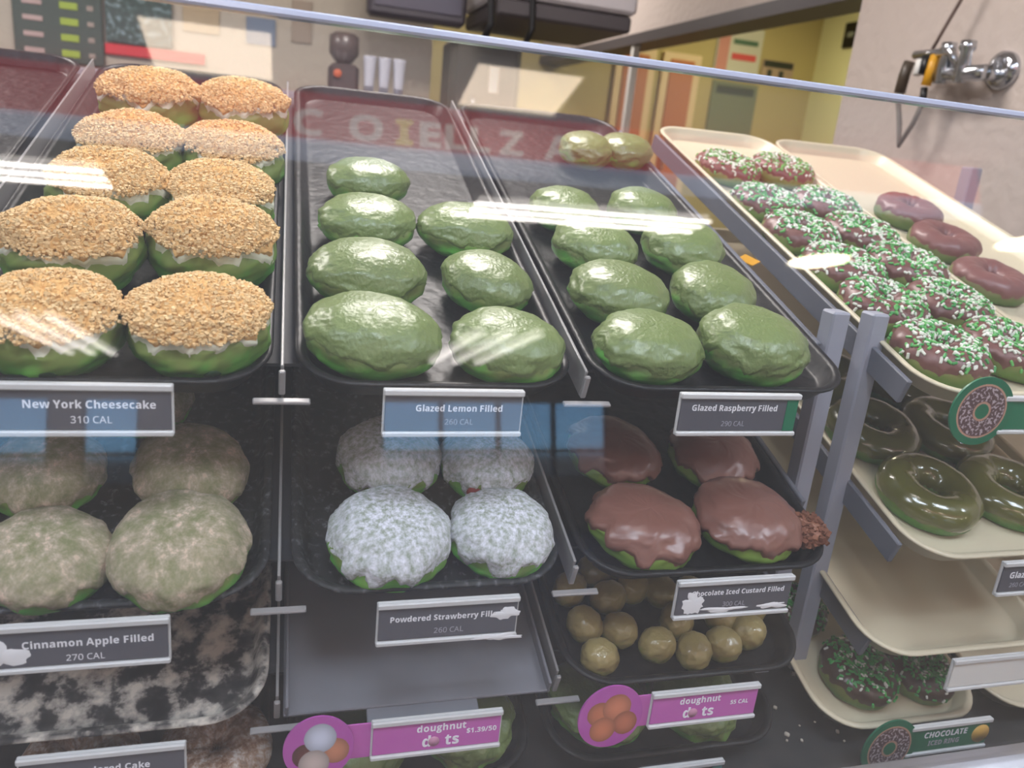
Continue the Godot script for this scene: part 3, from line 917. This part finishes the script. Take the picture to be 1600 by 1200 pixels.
	lay_out(tan, 2, [
		[-0.170, 0.046, 0.096, l + "front row, cut off by the picture edge"],
		[-0.077, 0.048, 0.110, l + "front row, beside the divider with a bare green end"],
		[-0.190, 0.142, 0.096, l + "second row, behind the New York Cheesecake tag"],
		[-0.078, 0.140, 0.100, l + "second row, beside the divider"],
		[-0.13, 0.24, 0.090, l + "third row, mostly hidden under the shelf"]], 4)
	var white := []
	for k in 2:
		var o := thing("powdered_doughnut", "x", "doughnut", "powdered strawberry doughnuts")
		var q := {"rx": 0.050, "rz": 0.050, "top": 0.031, "bot": 0.028, "amp": 0.10, "n": noise(430 + k, 0.8)}
		part("dough", shell(q, green * 1.5, Color(0.16, 0.24, 0.05)), M.dough, o)
		part("powder_coating", shell_cap(q, -0.14, 0.7, 0.0012), M.sugar_white, o)
		white.append(o)
	l = "green doughnut thick with white powder, "
	lay_out(white, 2, [
		[0.086, 0.052, 0.103, l + "front row, with a bare green base"],
		[0.183, 0.054, 0.094, l + "front row, squarer one by the chocolate tray"],
		[0.094, 0.152, 0.100, l + "second row, behind the Glazed Lemon Filled tag"],
		[0.188, 0.148, 0.092, l + "second row, with a dab of red filling"]], 5)
	var jam := part("filling_dab", shell({"rx": 0.007, "rz": 0.006, "top": 0.004, "bot": 0.004, "amp": 0.2, "n": noise(9, 1.0)}, Color(0.2, 0.02, 0.02), Color(0.25, 0.03, 0.03)), M.dough)
	jam.transform = shelf_at(2, 0.168, 0.105, 0.004)
	mark(jam, "small dab of red filling on the powdered doughnut", "filling")
	# chocolate topped
	var choc := []
	for k in 2:
		var o := thing("chocolate_doughnut", "x", "doughnut", "chocolate topped doughnuts")
		var q := {"rx": 0.052, "rz": 0.049, "top": 0.024, "bot": 0.022, "amp": 0.10, "n": noise(460 + k, 0.8)}
		part("dough", shell(q, Color(0.13, 0.28, 0.04), Color(0.20, 0.30, 0.05)), M.dough, o)
		part("chocolate_icing", shell_cap(q, 0.06, 0.6, 0.0032, 0.0008), M.chocolate, o)
		choc.append(o)
	l = "green doughnut with smooth chocolate icing, "
	lay_out(choc, 2, [
		[0.322, 0.058, 0.100, l + "front row, by the powdered tray"],
		[0.432, 0.062, 0.104, l + "front row, by the brown crumb lump"],
		[0.328, 0.165, 0.098, l + "second row, by the powdered tray"],
		[0.440, 0.158, 0.098, l + "second row, behind the Glazed Raspberry Filled tag"]], 6)
	# rings
	var spr := []
	for k in 3:
		var o := thing("sprinkled_ring_doughnut", "x", "doughnut", "sprinkled chocolate rings")
		var q := {"R": 0.030, "r": 0.021, "squash": 0.85, "amp": 0.12, "n": noise(500 + k, 0.8)}
		part("dough", ring_body(q, Color(0.10, 0.20, 0.03), Color(0.20, 0.22, 0.07)), M.dough, o)
		part("chocolate_icing", ring_cap(q, 0.15, 0.5, 0.0022), M.dark_choc, o)
		part("green_sprinkles", sprinkle_bits(q, 50 + k, 190, Color(0.05, 0.30, 0.08), Color(0.14, 0.48, 0.12)), M.sprinkles, o).set_meta("kind", "stuff")
		part("white_sprinkles", sprinkle_bits(q, 80 + k, 170, Color(0.55, 0.60, 0.50), Color(0.80, 0.80, 0.74)), M.sprinkles, o).set_meta("kind", "stuff")
		spr.append(o)
	var spots := []
	var rows := ["front row", "second row", "third row", "fourth row", "fifth row", "sixth row"]
	for r in 6:
		for s in 2:
			spots.append([[0.650, 0.752][s] + [0.005, 0.0, 0.004, 0.0, 0.002, 0.004][r], [0.078, 0.172, 0.264, 0.360, 0.455, 0.590][r] + 0.012 * s, 0.104, "green and white sprinkled ring on the top shelf, %s, %s" % [rows[r], ["on the posts' side", "on the frosted rings' side"][s]]])
	lay_out(spr, 1, spots, 7)
	var frosted := []
	for k in 2:
		var o := thing("frosted_ring_doughnut", "x", "doughnut", "plain frosted rings")
		var q := {"R": 0.030, "r": 0.021, "squash": 0.85, "amp": 0.12, "n": noise(540 + k, 0.8)}
		part("dough", ring_body(q, Color(0.10, 0.18, 0.04), Color(0.20, 0.20, 0.09)), M.dough, o)
		part("chocolate_icing", ring_cap(q, 0.15, 0.5, 0.0022), M.pink_choc, o)
		frosted.append(o)
	spots = []
	for r in 3:
		spots.append([0.880 + 0.012 * r, [0.26, 0.37, 0.47][r], 0.100, "plain chocolate frosted ring in the cream corner tray, %s" % ["nearest", "middle one", "furthest back"][r]])
	lay_out(frosted, 1, spots, 8)
	var gz := []
	for k in 2:
		var o := thing("glazed_ring_doughnut", "x", "doughnut", "green glazed rings")
		var q := {"R": 0.033, "r": 0.020, "squash": 0.9, "amp": 0.05, "n": noise(560 + k, 0.8)}
		part("dough", ring_body(q, Color(0.07, 0.20, 0.03), Color(0.16, 0.18, 0.05)), M.dough, o)
		part("glaze", ring_cap(q, -0.2, 0.3, 0.0012), M.ring_glaze, o)
		gz.append(o)
	spots = []
	for r in 3:
		for s in 2:
			spots.append([[0.680, 0.790][s], [0.098, 0.208, 0.315][r], 0.112, "shiny green glazed ring on the cream tray, %s, %s" % [rows[r], ["on the posts' side", "on the far side"][s]]])
	lay_out(gz, 2, spots, 9)
	# doughnut holes
	var holes := []
	for k in 3:
		var q := {"rx": 0.052, "rz": 0.047, "top": 0.046, "bot": 0.042, "amp": 0.09, "n": noise(600 + k, 0.9)}
		var o := part("doughnut_hole", shell(q, Color(0.22, 0.24, 0.06), Color(0.36, 0.28, 0.11)), M.hole_glaze)
		mark(o, "x", "doughnut hole", "glazed doughnut holes")
		holes.append(o)
	var hs := [[0.284, 0.118], [0.318, 0.140], [0.322, 0.104], [0.353, 0.116], [0.384, 0.108], [0.287, 0.074], [0.321, 0.064], [0.291, 0.036], [0.354, 0.044], [0.386, 0.070], [0.389, 0.033], [0.438, 0.072], [0.424, 0.038], [0.458, 0.050], [0.476, 0.082], [0.416, 0.104], [0.350, 0.150]]
	var hl := ["back row beside the grey plate", "half under the chocolate tray", "behind the cluster of three", "third along the back row", "fourth along the back row", "golden one at the grey plate", "golden one in the cluster of three", "front one of the cluster of three", "front row, second along", "middle row behind the front pair", "front row, third along", "middle row near the black tray corner", "front row, fourth along", "front row, last along by the tray rim", "lone one in the tray corner", "back row below the white smeared tag", "furthest under the shelf"]
	var sp := []
	for i in hs.size():
		sp.append([hs[i][0], hs[i][1], 0.038, "small glazed doughnut hole, " + hl[i]])
	lay_out(holes, 3, sp, 10)
	# bottom deck
	var cake := []
	for k in 2:
		var o := thing("powdered_cake_doughnut", "x", "doughnut", "powdered cake rings")
		var q := {"R": 0.027, "r": 0.023, "squash": 0.95, "amp": 0.14, "n": noise(620 + k, 0.8)}
		part("dough", ring_body(q, Color(0.20, 0.10, 0.05), Color(0.26, 0.14, 0.07)), M.dough, o)
		part("powder_coating", ring_cap(q, -0.5, 0.5, 0.001), M.cake_sugar, o)
		cake.append(o)
	lay_out(cake, 4, [[-0.055, 0.058, 0.100, "brown powdered cake ring beside the Powdered Cake tag"], [-0.165, 0.058, 0.100, "brown powdered cake ring behind the Powdered Cake tag"]], 11)
	var low := []
	for k in 2:
		var o := thing("glazed_filled_doughnut", "x", "doughnut", "green doughnuts on the bottom deck")
		var q := {"rx": 0.053, "rz": 0.046, "top": 0.027, "bot": 0.026, "amp": 0.12, "n": noise(640 + k, 0.8)}
		part("dough", shell(q, green * 1.4, Color(0.20, 0.25, 0.08)), M.glaze, o)
		part("glaze", shell_cap(q, 0.02, 0.3, 0.0012, 0.0005, 80, 30), glaze_top(), o)
		low.append(o)
	l = "smooth green doughnut on the bottom deck, "
	lay_out(low, 4, [
		[0.312, 0.064, 0.104, l + "under the round picture of glazed doughnut holes"],
		[0.420, 0.062, 0.104, l + "at the tray corner under the pink tag bar"],
		[0.290, 0.175, 0.100, l + "dim one behind, under the third shelf"],
		[0.176, 0.056, 0.096, l + "at the end of the mixed pink tag"],
		[0.075, 0.056, 0.096, l + "behind the mixed pink tag"]], 12)
	var dk := []
	for k in 2:
		var o := thing("sprinkled_ring_doughnut", "x", "doughnut", "dark sprinkled rings on the bottom deck")
		var q := {"R": 0.028, "r": 0.022, "squash": 0.95, "amp": 0.10, "n": noise(660 + k, 0.8)}
		part("dough", ring_body(q, Color(0.06, 0.14, 0.02), Color(0.14, 0.16, 0.04)), M.dough, o)
		part("chocolate_icing", ring_cap(q, 0.0, 0.5, 0.0022), M.deep_choc, o)
		part("green_sprinkles", sprinkle_bits(q, 150 + k, 290, Color(0.02, 0.20, 0.05), Color(0.06, 0.40, 0.08)), M.sprinkles, o).set_meta("kind", "stuff")
		part("white_sprinkles", sprinkle_bits(q, 180 + k, 60, Color(0.5, 0.55, 0.46), Color(0.75, 0.75, 0.7)), M.sprinkles, o).set_meta("kind", "stuff")
		dk.append(o)
	l = "dark ring covered in green sprinkles, "
	lay_out(dk, 4, [
		[0.640, 0.072, 0.092, l + "front one above the green tag"],
		[0.722, 0.066, 0.086, l + "front one beside the blank white tag"],
		[0.610, 0.165, 0.080, l + "back one beside the doughnut hole tray"]], 13)

func glaze_top() -> StandardMaterial3D:
	if not M.has("glaze_cap"):
		var m := bumpy(mat(Color(0.435, 0.505, 0.29), 0.42), 3, 0.07, 12.0, 0.4)
		m.clearcoat_enabled = true
		m.clearcoat = 0.5
		m.clearcoat_roughness = 0.28
		M.glaze_cap = m
	return M.glaze_cap

# =====================================================================
# shelf tags
# =====================================================================
func lettering(parent: Node, text: String, height: float, at: Vector3, m: Material, f: Font, max_w := 0.2, al := 0.5) -> void:
	var tm := TextMesh.new()
	tm.text = text
	tm.font = f
	tm.font_size = 48
	tm.pixel_size = 0.01
	tm.depth = 0.03
	var bb := tm.get_aabb()
	var s := height / (48 * 0.01 * 0.72)
	if bb.size.x * s > max_w: s = max_w / bb.size.x
	var o := part("lettering", tm, m, parent)
	o.scale = Vector3(s, s, s * 0.4)
	o.position = at + Vector3((0.5 - al) * bb.size.x * s, 0, 0)

func tag_base(level: int, x: float, y_off: float, w: float, insert: Material, label: String, group: String, roll := 0.0) -> Node3D:
	var o := thing("shelf_tag", label, "tag", group)
	var h := 0.038
	o.transform = Transform3D(Basis(Vector3.BACK, roll), FRONT[level] + Vector3(x, y_off - 0.018, 0.012))
	part("holder", box(Vector3(w, h, 0.003), 0.0008), M.tag_lip, o)
	var ins := part("insert", box(Vector3(w - 0.003, 0.029, 0.0016), 0.0004), insert, o)
	ins.position = Vector3(0, 0, 0.0022)
	part("top_lip", box(Vector3(w, 0.0052, 0.004), 0.001), M.tag_lip, o).position = Vector3(0, 0.0166, 0.003)
	part("bottom_lip", box(Vector3(w, 0.0042, 0.004), 0.001), M.tag_lip, o).position = Vector3(0, -0.0171, 0.003)
	part("clip", box(Vector3(w * 0.6, 0.010, 0.012), 0.001), M.shelf_dark, o).position = Vector3(0, 0.004, -0.0075)
	return o

func smear(parent: Node, at: Vector3, rx: float, ry: float, sd: int) -> void:
	var n := noise(sd, 1.0)
	var v := PackedVector3Array([Vector3(0, 0, 0.0012)])
	var idx := PackedInt32Array()
	var k := 40
	for i in k:
		var t := TAU * i / k
		var r := 1.0 + 0.8 * n.get_noise_2d(cos(t) * 0.7, sin(t) * 0.7) + 0.1 * n.get_noise_2d(t * 9.0, 3.0)
		v.append(Vector3(cos(t) * rx * r, sin(t) * ry * r, 0))
		idx.append_array(PackedInt32Array([0, 1 + (i + 1) % k, 1 + i]))
	part("powder_smear", commit(v, idx), M.powder, parent).position = at

func disc_picture(kind: String) -> ImageTexture:
	var n := 128
	var im := Image.create(n, n, false, Image.FORMAT_RGB8)
	var bg := Color(0.72, 0.34, 0.68) if kind != "ring" else Color(0.10, 0.42, 0.30)
	im.fill(bg)
	var balls := []
	if kind == "mixed":
		balls = [[0.32, 0.60, 0.19, Color(0.42, 0.24, 0.22)], [0.74, 0.56, 0.20, Color(0.82, 0.55, 0.42)], [0.52, 0.34, 0.23, Color(0.84, 0.86, 0.93)], [0.44, 0.74, 0.22, Color(0.84, 0.77, 0.74)]]
	elif kind == "glazed":
		balls = [[0.32, 0.44, 0.19, Color(0.80, 0.48, 0.34)], [0.58, 0.36, 0.22, Color(0.85, 0.52, 0.38)], [0.74, 0.62, 0.19, Color(0.78, 0.46, 0.33)], [0.40, 0.70, 0.20, Color(0.84, 0.51, 0.36)]]
	var g := FastNoiseLite.new()
	g.seed = 4
	g.frequency = 0.09
	for y in n:
		for x in n:
			var p := Vector2(x + 0.5, y + 0.5) / n
			if kind == "ring":
				var r := (p - Vector2(0.5, 0.5)).length()
				if r < 0.40 and r > 0.11:
					var base := Color(0.72, 0.56, 0.48) if r > 0.37 or r < 0.145 else Color(0.34, 0.25, 0.26)
					if r < 0.36 and r > 0.15 and g.get_noise_2d(x * 1.4, y * 1.4) > 0.12: base = Color(0.72, 0.66, 0.68)
					im.set_pixel(x, y, base)
			else:
				for b in balls:
					var d: float = (p - Vector2(b[0], b[1])).length() / b[2]
					if d < 1.0: im.set_pixel(x, y, Color(b[3]).darkened(0.25 * d * d))
	return ImageTexture.create_from_image(im)

func disc(parent: Node, kind: String, rx: float, ry: float, at: Vector3) -> void:
	var v := PackedVector3Array()
	var uv := PackedVector2Array()
	var idx := PackedInt32Array()
	var n := 48
	for zz in [0.0, 0.002]:
		v.append(Vector3(0, 0, zz))
		uv.append(Vector2(0.5, 0.5))
		for i in n:
			var t := TAU * i / n
			v.append(Vector3(cos(t) * rx, sin(t) * ry, zz))
			uv.append(Vector2(0.5 + 0.5 * cos(t), 0.5 - 0.5 * sin(t)))
	var s := n + 1
	for i in n:
		var j := (i + 1) % n
		idx.append_array(PackedInt32Array([0, 1 + i, 1 + j, s, s + 1 + j, s + 1 + i]))
		idx.append_array(PackedInt32Array([1 + i, s + 1 + i, 1 + j, 1 + j, s + 1 + i, s + 1 + j]))
	var st := SurfaceTool.new()
	st.begin(Mesh.PRIMITIVE_TRIANGLES)
	for i in idx:
		st.set_smooth_group(-1)
		st.set_uv(uv[i])
		st.add_vertex(v[i])
	st.generate_normals()
	var m := mat(Color.WHITE, 0.4)
	m.albedo_texture = disc_picture(kind)
	m.texture_repeat = false
	part("picture_disc", st.commit(), m, parent).position = at

func labels() -> void:
	var T: Material = M.tag_text
	var G := "dark grey shelf tags"
	var z := 0.0032
	var o := tag_base(1, -0.132, 0.004, 0.113, M.tag_grey, "dark grey tag reading New York Cheesecake", G)
	lettering(o, "New York Cheesecake", 0.0078, Vector3(0.004, 0.004, z), T, bold, 0.082)
	lettering(o, "310 CAL", 0.0052, Vector3(0.004, -0.007, z), T, plain_font, 0.04)
	o = tag_base(1, 0.125, 0.003, 0.110, M.tag_grey, "dark grey tag reading Glazed Lemon Filled", G)
	lettering(o, "Glazed Lemon Filled", 0.0068, Vector3(0.004, 0.004, z), T, bold, 0.068)
	lettering(o, "260 CAL", 0.0045, Vector3(0.004, -0.007, z), M.tag_soft, plain_font, 0.03)
	o = tag_base(1, 0.374, 0.003, 0.116, M.tag_grey, "dark grey tag with a green end reading Glazed Raspberry Filled", G)
	lettering(o, "Glazed Raspberry Filled", 0.0068, Vector3(-0.005, 0.006, z), T, bold, 0.082)
	lettering(o, "290 CAL", 0.0045, Vector3(-0.005, -0.008, z), M.tag_soft, plain_font, 0.03)
	part("green_end", box(Vector3(0.011, 0.029, 0.0008), 0.0002), M.tag_green, o).position = Vector3(0.0505, 0, z)
	o = tag_base(2, -0.135, 0.0, 0.114, M.tag_grey, "dark grey tag reading Cinnamon Apple Filled with white powder on it", G)
	lettering(o, "Cinnamon Apple Filled", 0.0070, Vector3(0.004, 0.003, z), T, bold, 0.084)
	lettering(o, "270 CAL", 0.0050, Vector3(0.001, -0.009, z), T, plain_font, 0.032)
	smear(o, Vector3(-0.052, -0.004, z), 0.016, 0.009, 3)
	o = tag_base(2, 0.128, 0.0, 0.115, M.tag_grey, "dark grey tag reading Powdered Strawberry Filled with a powdery end", G)
	lettering(o, "Powdered Strawberry Filled", 0.0068, Vector3(-0.002, 0.004, z), T, bold, 0.090)
	lettering(o, "260 CAL", 0.0048, Vector3(0.0, -0.008, z), M.tag_soft, plain_font, 0.03)
	smear(o, Vector3(0.047, 0.004, z), 0.011, 0.005, 5)
	smear(o, Vector3(0.040, -0.0165, 0.0055), 0.018, 0.003, 7)
	o = tag_base(2, 0.385, 0.004, 0.116, M.tag_grey, "dark grey tag reading Chocolate Iced Custard Filled, smeared white", G)
	lettering(o, "Chocolate Iced Custard Filled", 0.0062, Vector3(0.003, 0.006, z), T, bold, 0.092)
	lettering(o, "300 CAL", 0.0045, Vector3(0.0, -0.006, z), M.tag_soft, plain_font, 0.03)
	smear(o, Vector3(-0.040, -0.002, z), 0.010, 0.010, 9)
	smear(o, Vector3(0.040, -0.010, z), 0.014, 0.003, 11)
	smear(o, Vector3(-0.010, -0.011, z), 0.020, 0.0025, 12)
	o = tag_base(3, -0.128, 0.0, 0.116, M.tag_grey, "dark grey tag reading Powdered Cake", G)
	lettering(o, "Powdered Cake", 0.0072, Vector3(0.004, 0.003, z), T, bold, 0.056)
	lettering(o, "320 CAL", 0.0050, Vector3(0.001, -0.009, z), T, plain_font, 0.03)
	smear(o, Vector3(-0.052, -0.006, z), 0.004, 0.005, 13)
	# pink ones
	var P := "pink doughnut hole tags"
	o = tag_base(3, 0.128, 0.001, 0.112, M.tag_pink, "pink tag whose disc shows white, brown and glazed doughnut holes", P)
	part("tail", box(Vector3(0.034, 0.034, 0.0014), 0.0003), M.tag_pink, o).position = Vector3(-0.062, -0.001, -0.001)
	disc(o, "mixed", 0.028, 0.031, Vector3(-0.098, -0.001, 0.001))
	lettering(o, "doughnut", 0.0066, Vector3(0.003, 0.0075, z), T, bold, 0.042)
	lettering(o, "d   ts", 0.0105, Vector3(0.003, -0.006, z), T, bold, 0.046)
	smear_ball(o, Vector3(-0.003, -0.006, z), Color(0.78, 0.55, 0.66))
	lettering(o, "$1.39/50", 0.0048, Vector3(0.038, 0.001, z), T, bold, 0.028)
	o = tag_base(3, 0.381, 0.001, 0.112, M.tag_pink, "pink tag whose disc shows four orange glazed doughnut holes", P)
	part("tail", box(Vector3(0.034, 0.034, 0.0014), 0.0003), M.tag_pink, o).position = Vector3(-0.062, -0.001, -0.001)
	disc(o, "glazed", 0.031, 0.033, Vector3(-0.095, -0.001, 0.001))
	lettering(o, "doughnut", 0.0066, Vector3(-0.006, 0.0075, z), T, bold, 0.042)
	lettering(o, "d   ts", 0.0105, Vector3(-0.006, -0.006, z), T, bold, 0.046)
	smear_ball(o, Vector3(-0.012, -0.006, z), Color(0.78, 0.55, 0.66))
	lettering(o, "55 CAL", 0.0044, Vector3(0.036, 0.001, z), T, bold, 0.022)
	o = tag_base(4, 0.371, 0.002, 0.104, M.tag_grey, "dark grey tag with a teal end on the bottom deck", G)
	lettering(o, "Blueberry Filled", 0.0062, Vector3(0.004, 0.003, z), T, bold, 0.062)
	part("teal_end", box(Vector3(0.010, 0.029, 0.0008), 0.0002), mat(Color(0.35, 0.62, 0.60), 0.4), o).position = Vector3(0.045, 0, z)
	# right hand bay
	o = tag_base(1, 0.712, 0.004, 0.110, M.tag_green, "green tag with a round doughnut picture on the top shelf", "green tags")
	part("tail", box(Vector3(0.030, 0.034, 0.0014), 0.0003), M.tag_green, o).position = Vector3(-0.060, 0, -0.001)
	disc(o, "ring", 0.036, 0.034, Vector3(-0.080, 0.004, 0.002))
	lettering(o, "CHOCOLATE", 0.0072, Vector3(0.0, 0.006, z), T, bold, 0.06)
	lettering(o, "ICED RING", 0.0065, Vector3(0.0, -0.006, z), M.tag_soft, bold, 0.05)
	o = tag_base(4, 0.700, 0.012, 0.108, M.tag_green, "green tag with a round doughnut picture on the bottom deck", "green tags")
	part("tail", box(Vector3(0.030, 0.034, 0.0014), 0.0003), M.tag_green, o).position = Vector3(-0.060, 0, -0.001)
	disc(o, "ring", 0.034, 0.036, Vector3(-0.078, -0.004, 0.002))
	lettering(o, "CHOCOLATE", 0.0072, Vector3(-0.006, 0.006, z), T, bold, 0.062)
	lettering(o, "ICED RING", 0.0060, Vector3(-0.006, -0.005, z), M.tag_soft, bold, 0.05)
	smear_ball(o, Vector3(0.042, 0.0, z), Color(0.86, 0.68, 0.34), 0.0115)
	o = tag_base(2, 0.738, 0.004, 0.112, M.tag_grey, "dark grey tag reading Glazed below the shiny green rings", G)
	lettering(o, "Glazed", 0.0068, Vector3(-0.03, 0.004, z), T, bold, 0.05)
	lettering(o, "260 CAL", 0.0048, Vector3(-0.03, -0.007, z), M.tag_soft, plain_font, 0.03)
	tag_base(3, 0.716, 0.005, 0.106, M.white, "blank pale tag below the empty cream tray", "blank tags")

func smear_ball(parent: Node, at: Vector3, c: Color, r := 0.0048) -> void:
	var p := part("round_dot", lathe([Vector2(r, 0), Vector2(r, 0.0005), Vector2(0.0001, 0.0006)], 24), mat(c, 0.5), parent)
	p.transform = Transform3D(Basis(Vector3.RIGHT, PI / 2), at)

# =====================================================================
# small things
# =====================================================================
func small_things() -> void:
	# brown crumb lump on the chocolate tray corner
	var q := {"rx": 0.021, "rz": 0.017, "top": 0.012, "bot": 0.010, "amp": 0.6, "n": noise(700, 2.4)}
	var lump := thing("crumb_lump", "rough brown cake crumb lump on the chocolate tray corner", "crumb")
	part("lump", shell(q, Color(0.22, 0.085, 0.045), Color(0.28, 0.11, 0.06)), M.dough, lump)
	var bits := part("crumbs", crumb_bits(q, 0.0, 0.0, 160, 0.005), mat(Color(0.46, 0.28, 0.20), 0.9), lump)
	bits.set_meta("kind", "stuff")
	lump.transform = shelf_at(2, 0.487, 0.045, FLOOR + 0.012)
	# loose crumbs on the dark deck
	var st := SurfaceTool.new()
	st.begin(Mesh.PRIMITIVE_TRIANGLES)
	var g := RandomNumberGenerator.new()
	g.seed = 12
	for k in 46:
		var t := shelf_at(4, g.randf_range(0.50, 0.60), g.randf_range(0.0, 0.30), -0.0285)
		var s := g.randf_range(0.0018, 0.0048)
		add_box(st, Vector3(s, s * 0.7, s * 1.2), s * 0.2, t.origin, t.basis * Basis(Vector3.UP, g.randf() * TAU))
	st.generate_normals()
	var cr := part("loose_crumbs", st.commit(), mat(Color(0.72, 0.68, 0.62), 0.9))
	mark(cr, "pale loose crumbs scattered on the dark deck between the trays", "crumbs", "", "stuff")
